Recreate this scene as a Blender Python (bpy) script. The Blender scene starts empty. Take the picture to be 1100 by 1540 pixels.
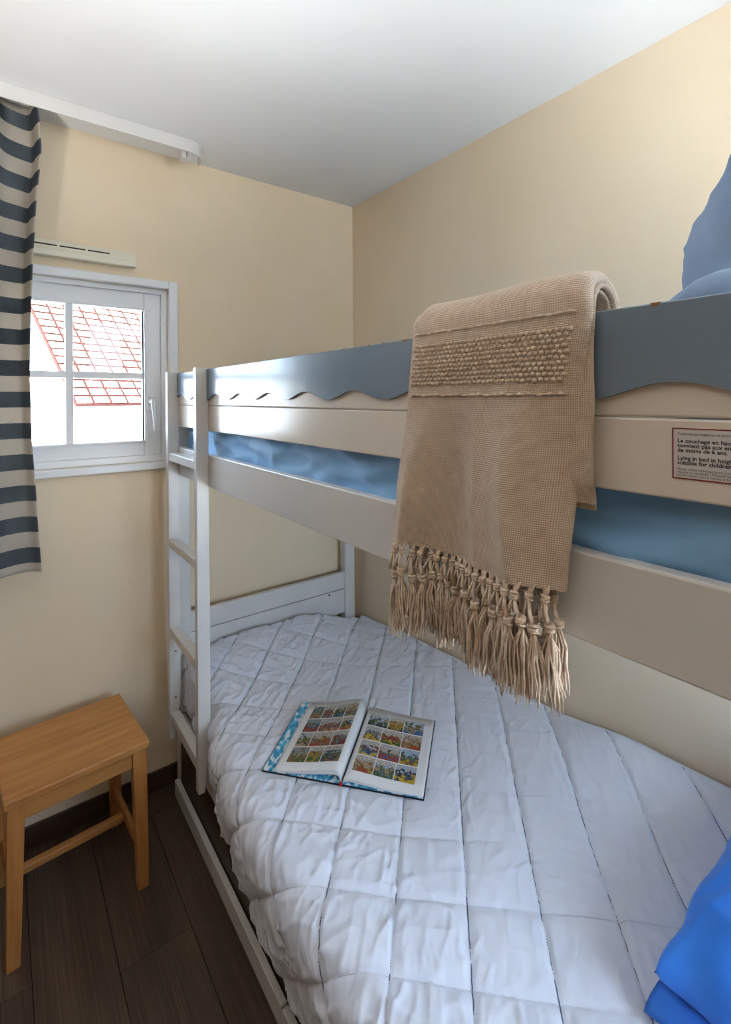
import bpy, bmesh, math, random
from math import sin, cos, pi, sqrt, radians, exp, floor
from mathutils import Vector, Matrix, noise

random.seed(7)
S = bpy.context.scene
COL = S.collection

# ------------------------------------------------------------------ camera
YAW, PITCH, ROLL = radians(36.86), radians(.213), radians(.337)
FPX, CX, CY, CAMH = 739.75, 550.0, 601.1, 1.5
_f = Vector((sin(YAW)*cos(PITCH), cos(YAW)*cos(PITCH), -sin(PITCH)))
_r = Vector((cos(YAW), -sin(YAW), 0))
_d = _f.cross(_r)
RGT = _r*cos(ROLL) + _d*sin(ROLL)
DWN = -_r*sin(ROLL) + _d*cos(ROLL)
cam = bpy.data.cameras.new('camera')
cam.sensor_fit = 'VERTICAL'; cam.sensor_height = 36
cam.lens = 36*FPX/1540
cam.shift_y = (CY-770)/1540
cam.clip_start = .02
camo = bpy.data.objects.new('camera', cam); COL.objects.link(camo)
mw = Matrix.Identity(4)
for i in range(3):
    mw[i][0] = RGT[i]; mw[i][1] = -DWN[i]; mw[i][2] = -_f[i]
mw[2][3] = CAMH
camo.matrix_world = mw
S.camera = camo

# ------------------------------------------------------------------ world and light
SKY = 8.0
w = bpy.data.worlds.new('sky'); S.world = w; w.use_nodes = True
bg = w.node_tree.nodes['Background']
bg.inputs[0].default_value = (.62, .78, 1.0, 1); bg.inputs[1].default_value = SKY
S.view_settings.view_transform = 'Standard'; S.view_settings.look = 'None'
S.view_settings.exposure = 0.72; S.view_settings.gamma = 1.0
S.view_settings.use_curve_mapping = False

sun = bpy.data.lights.new('sun', 'SUN'); sun.energy = 120; sun.angle = radians(.6); sun.color = (1, .97, .93)
suno = bpy.data.objects.new('sun', sun); COL.objects.link(suno)
suno.rotation_euler = Vector((.64, 0, -.77)).to_track_quat('-Z', 'Y').to_euler(); suno.location = (-5, 6, 8)
def portal(name, loc, rot, sx, sy):
    l = bpy.data.lights.new(name, 'AREA'); l.shape = 'RECTANGLE'; l.size = sx; l.size_y = sy
    l.cycles.is_portal = True
    o = bpy.data.objects.new(name, l); COL.objects.link(o); o.location = loc; o.rotation_euler = rot
portal('window_portal', (.204, 2.13, 1.588), (radians(-90), 0, 0), .6, .6)
portal('rear_window_portal', (.985, -.66, 1.375), (radians(90), 0, 0), .83, 1.68)

# ------------------------------------------------------------------ material helpers
def mat(name, col, rough=.6, spec=.5, setup=None):
    m = bpy.data.materials.new(name); m.use_nodes = True
    nt = m.node_tree; b = nt.nodes['Principled BSDF']
    b.inputs['Base Color'].default_value = (*col, 1)
    b.inputs['Roughness'].default_value = rough
    b.inputs['Specular IOR Level'].default_value = spec
    if setup: setup(nt, b)
    return m
def N(nt, t, **kw):
    n = nt.nodes.new(t)
    for k, v in kw.items():
        if k.startswith('i_'):
            n.inputs[int(k[2:])].default_value = v
        else: setattr(n, k, v)
    return n
def L(nt, a, b): nt.links.new(a, b)
def coords(nt, scale=(1, 1, 1), rot=(0, 0, 0), kind='Object'):
    tc = N(nt, 'ShaderNodeTexCoord'); mp = N(nt, 'ShaderNodeMapping')
    mp.inputs['Scale'].default_value = scale; mp.inputs['Rotation'].default_value = rot
    L(nt, tc.outputs[kind], mp.inputs[0]); return mp.outputs[0]
def ntex(nt, vec, scale, detail=3, rough=.5):
    n = N(nt, 'ShaderNodeTexNoise'); n.inputs['Scale'].default_value = scale
    n.inputs['Detail'].default_value = detail; n.inputs['Roughness'].default_value = rough
    if vec is not None: L(nt, vec, n.inputs['Vector'])
    return n
def ramp(nt, fac, stops):
    r = N(nt, 'ShaderNodeValToRGB')
    el = r.color_ramp.elements
    while len(el) < len(stops): el.new(.5)
    for e, (p, c) in zip(el, stops): e.position = p; e.color = (*c, 1)
    L(nt, fac, r.inputs[0]); return r.outputs[0]
def bump(nt, b, h, strength=.2, dist=.002):
    n = N(nt, 'ShaderNodeBump'); n.inputs['Strength'].default_value = strength
    n.inputs['Distance'].default_value = dist
    L(nt, h, n.inputs['Height']); L(nt, n.outputs[0], b.inputs['Normal'])
def speck(c1, c2, scale, bstr=.15, bdist=.001, stretch=(1, 1, 1), lo=.35, hi=.65):
    def f(nt, b):
        v = coords(nt, stretch); n = ntex(nt, v, scale, 4)
        L(nt, ramp(nt, n.outputs[0], [(lo, c1), (hi, c2)]), b.inputs['Base Color'])
        n2 = ntex(nt, v, scale*6, 2)
        bump(nt, b, n2.outputs[0], bstr, bdist)
    return f

M = {}
M['wall'] = mat('cream_wall_paint', (.86, .715, .52), .75, .3, speck((.85, .705, .505), (.875, .735, .545), 3, .12, .001))
M['bounce_absorber'] = mat('bounce_absorbing_brown', (.16, .09, .055), .5, .4, speck((.13, .07, .042), (.2, .115, .07), 8, .1, .0006, (1, 1, .1)))  # invented dark finish for the unseen left wall, cuts bounce onto the bed
M['ceiling'] = mat('white_ceiling_paint', (.82, .82, .81), .85, .2, speck((.81, .81, .80), (.84, .84, .83), 2.5, .08, .001))
M['white'] = mat('white_gloss_paint', (.78, .78, .77), .38, .5, speck((.76, .76, .75), (.80, .80, .79), 5, .05, .0006))
M['upvc'] = mat('white_window_plastic', (.84, .85, .86), .3, .5, speck((.83, .84, .85), (.86, .87, .88), 4, .02, .0003))
M['bed'] = mat('off_white_bed_lacquer', (.72, .71, .69), .3, .5, speck((.70, .69, .67), (.75, .74, .72), 6, .06, .0006, (1, .15, 1)))
M['cream_bed'] = mat('cream_bed_lacquer', (.74, .67, .58), .2, .6, speck((.71, .65, .57), (.77, .71, .63), 6, .06, .0006, (1, .12, 1)))
M['blue_bed'] = mat('slate_blue_lacquer', (.18, .25, .33), .2, .6, speck((.17, .24, .32), (.20, .27, .35), 5, .06, .0006, (1, .2, 1)))
M['black'] = mat('black_hole', (.01, .01, .01), .6)
M['chip'] = mat('bare_wood_chip', (.28, .14, .05), .7, .3, speck((.22, .1, .03), (.35, .18, .07), 300))
M['skirting'] = mat('dark_brown_skirting', (.05, .026, .017), .45, .4, speck((.04, .02, .013), (.065, .034, .022), 12, .1, .0006, (.2, 1, 1)))
M['drawer_brown'] = mat('dark_brown_board', (.05, .025, .012), .4, .4, speck((.04, .02, .01), (.07, .035, .017), 9, .08, .0006, (1, .1, 1)))
M['vent'] = mat('cream_vent_plastic', (.82, .78, .64), .4)
M['track'] = mat('white_track_plastic', (.74, .73, .71), .4, .5, speck((.72, .71, .69), (.76, .75, .73), 5, .03, .0004))
M['thread'] = mat('grey_stitch_thread', (.13, .15, .21), .9, .1)
M['thread_pale'] = mat('pale_stitch_thread', (.6, .62, .68), .9, .1)
M['render'] = mat('pale_house_render', (.85, .84, .8), .9, .1, speck((.83, .82, .78), (.87, .86, .82), 2))
M['tile'] = mat('terracotta_roof_tile', (.72, .36, .26), .8, .2, speck((.68, .33, .23), (.78, .42, .31), 4))
M['roof_deck'] = mat('tile_gap_shade_red', (.022, .007, .006), .9, .05)  # dark red puts the shade between the roof tiles into the colour
M['ground'] = mat('pale_gravel_ground', (.65, .65, .65), .9, .1, speck((.62, .62, .62), (.68, .68, .68), 1))
M['door'] = mat('plain_door_paint', (.7, .68, .64), .4)

def wood_floor(nt, b):
    v = coords(nt, (9, .9, 9)); oi = N(nt, 'ShaderNodeObjectInfo')
    add = N(nt, 'ShaderNodeVectorMath', operation='ADD')
    mul = N(nt, 'ShaderNodeVectorMath', operation='SCALE'); comb = N(nt, 'ShaderNodeCombineXYZ')
    L(nt, oi.outputs['Random'], comb.inputs[0]); L(nt, oi.outputs['Random'], comb.inputs[1])
    L(nt, comb.outputs[0], mul.inputs[0]); mul.inputs['Scale'].default_value = 37
    L(nt, v, add.inputs[0]); L(nt, mul.outputs[0], add.inputs[1])
    g = N(nt, 'ShaderNodeMapping'); g.inputs['Scale'].default_value = (14, 1.6, 1); L(nt, add.outputs[0], g.inputs[0])
    fine = ntex(nt, g.outputs[0], 1.6, 6, .65)
    n = ntex(nt, add.outputs[0], 1.4, 3)
    c1 = ramp(nt, fine.outputs[0], [(.3, (.045, .028, .019)), (.55, (.095, .062, .043)), (.75, (.14, .095, .068))])
    c2 = ramp(nt, n.outputs[0], [(.3, (.55, .5, .47)), (.7, (1.2, 1.15, 1.1))])
    mx = N(nt, 'ShaderNodeMix', data_type='RGBA', blend_type='MULTIPLY'); mx.inputs[0].default_value = .85
    L(nt, c1, mx.inputs[6]); L(nt, c2, mx.inputs[7])
    # knots
    vo = N(nt, 'ShaderNodeTexVoronoi'); vo.inputs['Scale'].default_value = 1
    kn = N(nt, 'ShaderNodeMapping'); kn.inputs['Scale'].default_value = (.55, 2.6, 1); L(nt, add.outputs[0], kn.inputs[0])
    L(nt, kn.outputs[0], vo.inputs[0])
    k = ramp(nt, vo.outputs[0], [(.0, (.2, .16, .13)), (.07, (.45, .4, .36)), (.10, (1.2, 1.15, 1.1)), (.17, (1, 1, 1))])
    mx2 = N(nt, 'ShaderNodeMix', data_type='RGBA', blend_type='MULTIPLY'); mx2.inputs[0].default_value = 1
    L(nt, mx.outputs[2], mx2.inputs[6]); L(nt, k, mx2.inputs[7])
    L(nt, mx2.outputs[2], b.inputs['Base Color'])
    bump(nt, b, fine.outputs[0], .35, .0008)
M['floor'] = mat('dark_oak_plank', (.1, .06, .04), .5, .4, wood_floor)
M['gap'] = mat('plank_gap', (.012, .008, .006), .9, .1)

def beech(nt, b):
    v = coords(nt, (1.2, 14, 14))
    oi = N(nt, 'ShaderNodeObjectInfo'); ad = N(nt, 'ShaderNodeVectorMath', operation='ADD')
    L(nt, v, ad.inputs[0]); L(nt, oi.outputs['Random'], ad.inputs[1])
    n = ntex(nt, ad.outputs[0], 3.2, 5, .6)
    L(nt, ramp(nt, n.outputs[0], [(.3, (.37, .155, .04)), (.5, (.47, .215, .062)), (.72, (.56, .28, .09))]), b.inputs['Base Color'])
    bump(nt, b, n.outputs[0], .05, .0005)
M['beech'] = mat('honey_beech_wood', (.47, .22, .06), .42, .45, beech)
def beech_v(nt, b):
    v = coords(nt, (14, 14, 1.2)); n = ntex(nt, v, 3.2, 5, .6)
    L(nt, ramp(nt, n.outputs[0], [(.3, (.35, .14, .035)), (.5, (.44, .19, .052)), (.72, (.52, .25, .08))]), b.inputs['Base Color'])
M['beech_leg'] = mat('honey_beech_leg', (.44, .19, .05), .42, .45, beech_v)

def cloth(c1, c2, rough=.85, wr=9, bs=.3, bd=.004, weave=900):
    def f(nt, b):
        v = coords(nt); n = ntex(nt, v, wr, 3)
        L(nt, ramp(nt, n.outputs[0], [(.35, c1), (.65, c2)]), b.inputs['Base Color'])
        n2 = ntex(nt, v, weave, 1)
        bump(nt, b, n2.outputs[0], bs, .0004)
        b.inputs['Sheen Weight'].default_value = .15
    return f
M['quilt'] = mat('white_quilt_cotton', (.74, .78, .88), .9, .15, cloth((.73, .77, .875), (.76, .80, .90), bs=.15))
M['blue_sheet'] = mat('sky_blue_cotton', (.25, .49, .80), .65, .3, cloth((.23, .47, .78), (.27, .52, .83), bs=.1))
M['blue_case'] = mat('grey_blue_cotton', (.22, .32, .48), .8, .2, cloth((.2, .30, .46), (.25, .35, .51), bs=.1))
M['blue_pillow'] = mat('bright_blue_cotton', (.035, .24, .88), .75, .25, cloth((.03, .22, .85), (.045, .26, .92), bs=.1))
M['navy'] = mat('royal_blue_cotton', (.03, .16, .6), .8, .2, cloth((.025, .14, .55), (.035, .18, .64), bs=.1))
M['mattress'] = mat('mattress_ticking', (.75, .74, .7), .9, .1)

def throw(nt, b):
    tc = N(nt, 'ShaderNodeTexCoord')
    def wave(d, s):
        wv = N(nt, 'ShaderNodeTexWave', wave_type='BANDS', bands_direction=d)
        wv.inputs['Scale'].default_value = s; wv.inputs['Distortion'].default_value = .6
        wv.inputs['Detail'].default_value = 1; wv.inputs['Detail Scale'].default_value = .5
        L(nt, tc.outputs['UV'], wv.inputs[0]); return wv.outputs[1]
    a, c = wave('X', 120), wave('Y', 120)
    mu = N(nt, 'ShaderNodeMath', operation='MULTIPLY'); L(nt, a, mu.inputs[0]); L(nt, c, mu.inputs[1])
    n = ntex(nt, tc.outputs['UV'], 60, 3)
    ad = N(nt, 'ShaderNodeMath', operation='MULTIPLY_ADD'); ad.inputs[1].default_value = .5
    L(nt, n.outputs[0], ad.inputs[0]); L(nt, mu.outputs[0], ad.inputs[2])
    L(nt, ramp(nt, ad.outputs[0], [(.15, (.44, .325, .23)), (.5, (.62, .495, .385)), (.95, (.76, .645, .53))]), b.inputs['Base Color'])
    bump(nt, b, mu.outputs[0], .6, .0012)
    b.inputs['Sheen Weight'].default_value = .2
M['throw'] = mat('oatmeal_woven_cotton', (.55, .42, .3), .95, .1, throw)
M['yarn'] = mat('oatmeal_yarn', (.68, .55, .43), .95, .1, speck((.58, .45, .34), (.76, .64, .52), 60, .3, .001))

def stripes(nt, b):
    tc = N(nt, 'ShaderNodeTexCoord'); sx = N(nt, 'ShaderNodeSeparateXYZ'); L(nt, tc.outputs['UV'], sx.inputs[0])
    fr = N(nt, 'ShaderNodeMath', operation='FRACT'); L(nt, sx.outputs[1], fr.inputs[0])
    gt = N(nt, 'ShaderNodeMath', operation='LESS_THAN'); gt.inputs[1].default_value = .5; L(nt, fr.outputs[0], gt.inputs[0])
    n = ntex(nt, coords(nt), 300, 2)
    mx = N(nt, 'ShaderNodeMix', data_type='RGBA')
    L(nt, gt.outputs[0], mx.inputs[0])
    L(nt, ramp(nt, n.outputs[0], [(.3, (.52, .47, .40)), (.7, (.60, .55, .48))]), mx.inputs[6])
    L(nt, ramp(nt, n.outputs[0], [(.3, (.065, .080, .095)), (.7, (.095, .112, .13))]), mx.inputs[7])
    L(nt, mx.outputs[2], b.inputs['Base Color'])
    out = nt.nodes['Material Output']; tr = N(nt, 'ShaderNodeBsdfTranslucent'); L(nt, mx.outputs[2], tr.inputs[0])
    ms = N(nt, 'ShaderNodeMixShader'); ms.inputs[0].default_value = .25
    L(nt, b.outputs[0], ms.inputs[1]); L(nt, tr.outputs[0], ms.inputs[2]); L(nt, ms.outputs[0], out.inputs[0])
M['stripes'] = mat('striped_curtain_cotton', (.5, .5, .5), .9, .1, stripes)

def glass():
    m = bpy.data.materials.new('window_glass'); m.use_nodes = True; nt = m.node_tree
    nt.nodes.remove(nt.nodes['Principled BSDF']); out = nt.nodes['Material Output']
    t = N(nt, 'ShaderNodeBsdfTransparent'); t.inputs[0].default_value = (.97, .985, .985, 1)
    g = N(nt, 'ShaderNodeBsdfGlossy'); g.inputs['Roughness'].default_value = .02
    fr = N(nt, 'ShaderNodeFresnel'); fr.inputs[0].default_value = 1.35
    ms = N(nt, 'ShaderNodeMixShader'); L(nt, fr.outputs[0], ms.inputs[0])
    L(nt, t.outputs[0], ms.inputs[1]); L(nt, g.outputs[0], ms.inputs[2]); L(nt, ms.outputs[0], out.inputs[0])
    return m
M['glass'] = glass()

def simple(name, c, r=.6): return mat(name, c, r, .3)

# ------------------------------------------------------------------ mesh helpers
def link(name, me, m, parent=None):
    o = bpy.data.objects.new(name, me); COL.objects.link(o)
    if m is not None and not me.materials: me.materials.append(m)
    if parent is not None: o.parent = parent
    return o
def obj(name, bm, m, parent=None, smooth=False):
    me = bpy.data.meshes.new(name); bmesh.ops.recalc_face_normals(bm, faces=bm.faces)
    bm.to_mesh(me); bm.free()
    if smooth:
        me.polygons.foreach_set('use_smooth', [True]*len(me.polygons))
    return link(name, me, m, parent)
def tag(o, label=None, cat=None, group=None, kind=None):
    if label: o['label'] = label
    if cat: o['category'] = cat
    if group: o['group'] = group
    if kind: o['kind'] = kind
    return o
def empty(name, loc=(0, 0, 0), rz=0):
    o = bpy.data.objects.new(name, None); COL.objects.link(o); o.location = loc; o.rotation_euler[2] = rz
    o.empty_display_size = .05
    return o
def bx(bm, a, b, bev=0, seg=2):
    x0, y0, z0 = a; x1, y1, z1 = b
    v = [bm.verts.new(p) for p in ((x0, y0, z0), (x1, y0, z0), (x1, y1, z0), (x0, y1, z0), (x0, y0, z1), (x1, y0, z1), (x1, y1, z1), (x0, y1, z1))]
    fs = [bm.faces.new([v[i] for i in q]) for q in ((0, 3, 2, 1), (4, 5, 6, 7), (0, 1, 5, 4), (1, 2, 6, 5), (2, 3, 7, 6), (3, 0, 4, 7))]
    if bev:
        es = list({e for f in fs for e in f.edges})
        bmesh.ops.bevel(bm, geom=es, offset=bev, segments=seg, profile=.5, affect='EDGES')
    return bm
def box(name, a, b, m, parent=None, bev=.002):
    return obj(name, bx(bmesh.new(), a, b, bev), m, parent)
def tube(bm, pts, rad, n=6, cap=True):
    pts = [Vector(p) for p in pts]; rings = []
    if not hasattr(rad, '__len__'): rad = [rad]*len(pts)
    up = Vector((0, 0, 1))
    t0 = (pts[1]-pts[0]).normalized()
    a = t0.cross(up)
    if a.length < 1e-3: a = t0.cross(Vector((1, 0, 0)))
    a.normalize()
    for i, p in enumerate(pts):
        t = (pts[min(i+1, len(pts)-1)] - pts[max(i-1, 0)]).normalized()
        a = (a - t*a.dot(t)); a.normalize(); b = t.cross(a)
        rings.append([bm.verts.new(p + (a*cos(2*pi*k/n) + b*sin(2*pi*k/n))*rad[i]) for k in range(n)])
    for r0, r1 in zip(rings, rings[1:]):
        for k in range(n): bm.faces.new((r0[k], r0[(k+1) % n], r1[(k+1) % n], r1[k]))
    if cap:
        bm.faces.new(rings[0][::-1]); bm.faces.new(rings[-1])
    return bm
def ball(bm, c, r, sc=(1, 1, 1), u=8, v=6):
    bmesh.ops.create_uvsphere(bm, u_segments=u, v_segments=v, radius=1, matrix=Matrix.Translation(c) @ Matrix.Diagonal((r*sc[0], r*sc[1], r*sc[2], 1)))
def grid_obj(name, nu, nv, fn, m, parent=None, uv=None, smooth=True, flip=False):
    vs = [fn(i/(nu-1), j/(nv-1)) for j in range(nv) for i in range(nu)]
    fs = []
    for j in range(nv-1):
        for i in range(nu-1):
            a = j*nu+i; q = (a, a+1, a+nu+1, a+nu)
            fs.append(q[::-1] if flip else q)
    me = bpy.data.meshes.new(name); me.from_pydata([tuple(p) for p in vs], [], fs)
    if uv:
        ul = me.uv_layers.new(name='UVMap')
        uvs = [uv(i/(nu-1), j/(nv-1)) for j in range(nv) for i in range(nu)]
        buf = []
        for lp in me.loops: buf.extend(uvs[lp.vertex_index])
        ul.data.foreach_set('uv', buf)
    if smooth: me.polygons.foreach_set('use_smooth', [True]*len(me.polygons))
    return link(name, me, m, parent)
def solid(o, t, off=-1):
    md = o.modifiers.new('thickness', 'SOLIDIFY'); md.thickness = t; md.offset = off
    return o
def sm(a, b, x):
    t = max(0, min(1, (x-a)/(b-a))); return t*t*(3-2*t)
def lerp(a, b, t): return a+(b-a)*t
def interp(tab, x):
    if x <= tab[0][0]: return tab[0][1]
    for (x0, y0), (x1, y1) in zip(tab, tab[1:]):
        if x <= x1: return lerp(y0, y1, sm(x0, x1, x)*.5 + .5*(x-x0)/(x1-x0))
    return tab[-1][1]
def nz(x, y, z=0): return noise.noise(Vector((x, y, z)))
def ridge(x, y, z): return 1 - 2*abs(nz(x, y, z))

# ------------------------------------------------------------------ room shell
XL, XR, YF, YB, ZC = -1.15, 1.424, -.62, 2.0, 2.45
T = .13
def struct(o): o['kind'] = 'structure'; return o
def slabs(name, parts, m):
    bm = bmesh.new()
    for a, b in parts: bx(bm, a, b)
    return struct(obj(name, bm, m))
fl = struct(box('floor', (XL-T, YF-T, -.12), (XR+T, YB+T, -.006), M['gap'], bev=0))
# floor planks along y
PW = .186
sx0 = .434 - PW*9
nplank = 0
proto = {}
for i in range(16):
    x0 = sx0 + i*PW; x1 = x0+PW
    x0c, x1c = max(x0, XL), min(x1, XR)
    if x1c-x0c < .02: continue
    off = {8: 1.415, 9: .62, 7: .98}.get(i, random.uniform(.2, 1.3))
    ys = [YF]; y = off - 1.26*2
    while y < YB:
        if y > YF+.05: ys.append(y)
        y += 1.26
    ys.append(YB)
    for a, b in zip(ys, ys[1:]):
        if b-a < .03: continue
        p = box('plank', (x0c+.0006, a+.0006, -.008), (x1c-.0006, b-.0006, 0), M['floor'], fl, bev=.0012)
struct(box('ceiling', (XL-T, YF-T, ZC), (XR+T, YB+T, ZC+.12), M['ceiling'], bev=0))
struct(box('wall_right', (XR, YF-T, 0), (XR+T, YB+T, ZC), M['wall'], bev=0))
struct(box('wall_left', (XL-T, YF-T, 0), (XL, YB+T, ZC), M['bounce_absorber'], bev=0))
WX0, WX1, WZ0, WZ1 = -.128, .536, 1.26, 1.926   # opening of the window
slabs('wall_back', [((XL, YB, 0), (WX0, YB+T, ZC)), ((WX1, YB, 0), (XR, YB+T, ZC)), ((WX0, YB, 0), (WX1, YB+T, WZ0)), ((WX0, YB, WZ1), (WX1, YB+T, ZC))], M['wall'])
RX0, RX1, RZ0, RZ1 = .58, 1.39, .55, 2.2
slabs('wall_front', [((XL, YF-T, 0), (RX0, YF, ZC)), ((RX1, YF-T, 0), (XR, YF, ZC)), ((RX0, YF-T, 0), (RX1, YF, RZ0)), ((RX0, YF-T, RZ1), (RX1, YF, ZC))], M['wall'])
struct(box('baseboard_back', (XL, YB-.012, 0), (XR, YB, .072), M['skirting'], bev=.002))
struct(box('baseboard_right', (XR-.012, YF, 0), (XR, YB-.012, .072), M['skirting'], bev=.002))
struct(box('baseboard_left', (XL, YF, 0), (XL+.012, YB-.012, .072), M['skirting'], bev=.002))

# window_1
wn = struct(empty('window_1', (.204, YB, 1.26)))
def wbox(name, a, b, m, parent=wn, bev=.002):
    o = box(name, a, b, m, None, bev)
    o.parent = parent
    o.matrix_parent_inverse = parent.matrix_basis.inverted() if parent.parent is None else Matrix.Identity(4)
    return o
def framed(name, x0, x1, z0, z1, wl, wr, wb, wt, y0, y1, m, parent, bev=.002):
    bm = bmesh.new()
    bx(bm, (x0, y0, z0), (x0+wl, y1, z1), bev); bx(bm, (x1-wr, y0, z0), (x1, y1, z1), bev)
    bx(bm, (x0+wl-.001, y0, z0), (x1-wr+.001, y1, z0+wb), bev); bx(bm, (x0+wl-.001, y0, z1-wt), (x1-wr+.001, y1, z1), bev)
    o = obj(name, bm, m); o.parent = parent
    o.matrix_parent_inverse = parent.matrix_basis.inverted()
    return o
framed('trim', -.163, .571, 1.232, 1.956, .035, .035, .028, .030, YB-.018, YB+.0, M['upvc'], wn, .004)
framed('frame', WX0, WX1, WZ0, WZ1, .022, .022, .026, .02, YB+.010, YB+.08, M['upvc'], wn)
sash = framed('sash', WX0+.02, .516, 1.284, 1.909, .062, .062, .055, .065, YB+.024, YB+.075, M['upvc'], wn, .004)
framed('glazing_bead', -.048, .464, 1.333, 1.85, .010, .010, .010, .010, YB+.019, YB+.06, M['upvc'], wn, .003)
wbox('glazing_bar', (.195, YB+.03, 1.342), (.219, YB+.062, 1.841), M['upvc'])
wbox('glazing_bar', (-.039, YB+.031, 1.577), (.455, YB+.061, 1.601), M['upvc'])
for (a, b) in ((-.04, .197), (.217, .456)):
    for (c, d) in ((1.341, 1.579), (1.599, 1.842)):
        wbox('pane', (a, YB+.045, c), (b, YB+.049, d), M['glass'], bev=0)
hp = bmesh.new(); bx(hp, (.461, YB+.012, 1.457), (.489, YB+.026, 1.513), .004)
hplate = obj('handle', hp, M['upvc']); hplate.parent = wn; hplate.matrix_parent_inverse = wn.matrix_basis.inverted()
hb = bmesh.new()
tube(hb, [(.474, YB+.014, 1.492), (.474, YB-.020, 1.492)], .008, 10)
tube(hb, [(.474, YB-.021, 1.500), (.475, YB-.023, 1.485), (.479, YB-.021, 1.45), (.483, YB-.019, 1.40), (.485, YB-.018, 1.372)], [.0075, .0085, .0075, .007, .0065], 10)
lv = obj('handle_lever', hb, M['upvc'], None, True); lv.parent = wn; lv.matrix_parent_inverse = wn.matrix_basis.inverted()
# window_2: the large window in the wall behind the foot of the bed
w2 = struct(empty('window_2', (.985, YF, RZ0)))
framed('frame', RX0, RX1, RZ0, RZ1, .05, .05, .05, .05, YF-.09, YF-.03, M['upvc'], w2)
o = box('pane', (RX0+.05, YF-.062, RZ0+.05), (RX1-.05, YF-.058, RZ1-.05), M['glass'], None, 0); o.parent = w2; o.matrix_parent_inverse = w2.matrix_basis.inverted()

# ------------------------------------------------------------------ outside
struct(box('ground', (-40, YB+1.5, -2.9), (40, 60, -2.8), M['ground'], bev=0))
struct(box('ground_behind', (-40, -60, -2.9), (40, YF-1.5, -2.8), M['ground'], bev=0))
A22 = radians(22); SL = radians(50)
P0 = Vector((1.358, 12.105, CAMH-.101))
E1 = Vector((cos(A22), sin(A22), 0)); U1 = Vector((-sin(A22)*cos(SL), cos(A22)*cos(SL), sin(SL))); N1 = E1.cross(U1)
house = tag(empty('neighbour_house', (P0.x, P0.y, -2.8)), 'pale house with a red tiled roof seen through the small window', 'house')
def hchild(o):
    o.parent = house; o.matrix_parent_inverse = house.matrix_basis.inverted(); return o
bm = bmesh.new()
back = Vector((-sin(A22), cos(A22), 0))
q0 = P0 + back*.25 + E1*.15
ws = [q0, q0+E1*7, q0+E1*7+back*5, q0+back*5]
vb = [bm.verts.new((p.x, p.y, -2.8)) for p in ws]; vt = [bm.verts.new((p.x, p.y, P0.z+.12)) for p in ws]
for k in range(4): bm.faces.new((vb[k], vb[(k+1) % 4], vt[(k+1) % 4], vt[k]))
bm.faces.new(vt); hchild(obj('wall', bm, M['render']))
NC, NR, TW, TH = 15, 17, .40, .235
bm = bmesh.new()
c = [P0, P0+E1*(NC*TW), P0+E1*(NC*TW)+U1*(NR*TH), P0+U1*(NR*TH)]
lo = [bm.verts.new(p-N1*.08) for p in c]; hi = [bm.verts.new(p) for p in c]
bm.faces.new(lo); bm.faces.new(hi)
for k in range(4): bm.faces.new((lo[k], lo[(k+1) % 4], hi[(k+1) % 4], hi[k]))
deck = hchild(obj('roof_deck', bm, M['roof_deck']))
tb = bmesh.new(); bx(tb, (.033, .034, -.004), (TW-.033, TH-.034, .010), .003, 1)
tme = bpy.data.meshes.new('roof_tile'); tb.to_mesh(tme); tb.free(); tme.materials.append(M['tile'])
RM = Matrix((E1, U1, N1)).transposed().to_4x4()
hinv = house.matrix_basis.inverted()
for r in range(NR):
    for k in range(NC):
        o = link('roof_tile', tme, None, house); o.matrix_parent_inverse = hinv
        p = P0 + E1*(k*TW) + U1*(r*TH) + N1*random.uniform(-.004, .004)
        o.matrix_basis = Matrix.Translation(p) @ RM
fh = tag(empty('rendered_house', (-1.5, 20, -2.8)), 'white rendered house wall left of the tiled roof outside', 'house')
o = box('wall', (-9, 19, -2.8), (.9, 24, 1.95), M['render'], None, 0); o.parent = fh; o.matrix_parent_inverse = fh.matrix_basis.inverted()
bm = bmesh.new()
vs = [bm.verts.new(p) for p in ((-9.3, 18.7, 1.93), (1.1, 18.7, 1.93), (1.1, 21.5, 2.6), (-9.3, 21.5, 2.6), (1.1, 24.3, 1.93), (-9.3, 24.3, 1.93))]
bm.faces.new((vs[0], vs[1], vs[2], vs[3])); bm.faces.new((vs[3], vs[2], vs[4], vs[5])); bm.faces.new((vs[1], vs[4], vs[2])); bm.faces.new((vs[0], vs[3], vs[5])); bm.faces.new((vs[0], vs[5], vs[4], vs[1]))
o = obj('roof', bm, M['render']); o.parent = fh; o.matrix_parent_inverse = fh.matrix_basis.inverted()

# ------------------------------------------------------------------ bunk bed
bed = tag(empty('bunk_bed', (.95, 1.0, 0)), 'off-white bunk bed with a wavy blue guard board along the wall', 'bunk bed')
binv = bed.matrix_basis.inverted()
def B(o, p=bed):
    o.parent = p
    o.matrix_parent_inverse = binv if p is bed else Matrix.Identity(4)
    return o
def bbox(name, a, b, m=None, bev=.003, p=bed): return B(box(name, a, b, m or M['bed'], None, bev), p)
BY0, BY1 = -.11, 1.97
for (x0, x1) in ((.55, .595), (1.318, 1.372)):
    for (y0, y1) in ((BY0, BY0+.045), (BY1-.045, BY1)):
        bbox('post', (x0, y0, 0), (x1, y1, 1.6), bev=.004)
# head and foot boards
for (y0, y1) in ((BY1-.036, BY1-.012), (BY0+.012, BY0+.036)):
    for (z0, z1) in ((.595, .672), (.48, .592), (1.24, 1.36), (1.44, 1.56)):
        bbox('end_board', (.593, y0, z0), (1.32, y1, z1), bev=.003)
for (x, z) in ((.655, .583), (1.232, .583)):
    bm = bmesh.new(); tube(bm, [(x, BY1-.0385, z), (x, BY1-.03, z)], .0042, 10); B(obj('screw_hole', bm, M['black'], None))
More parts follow.
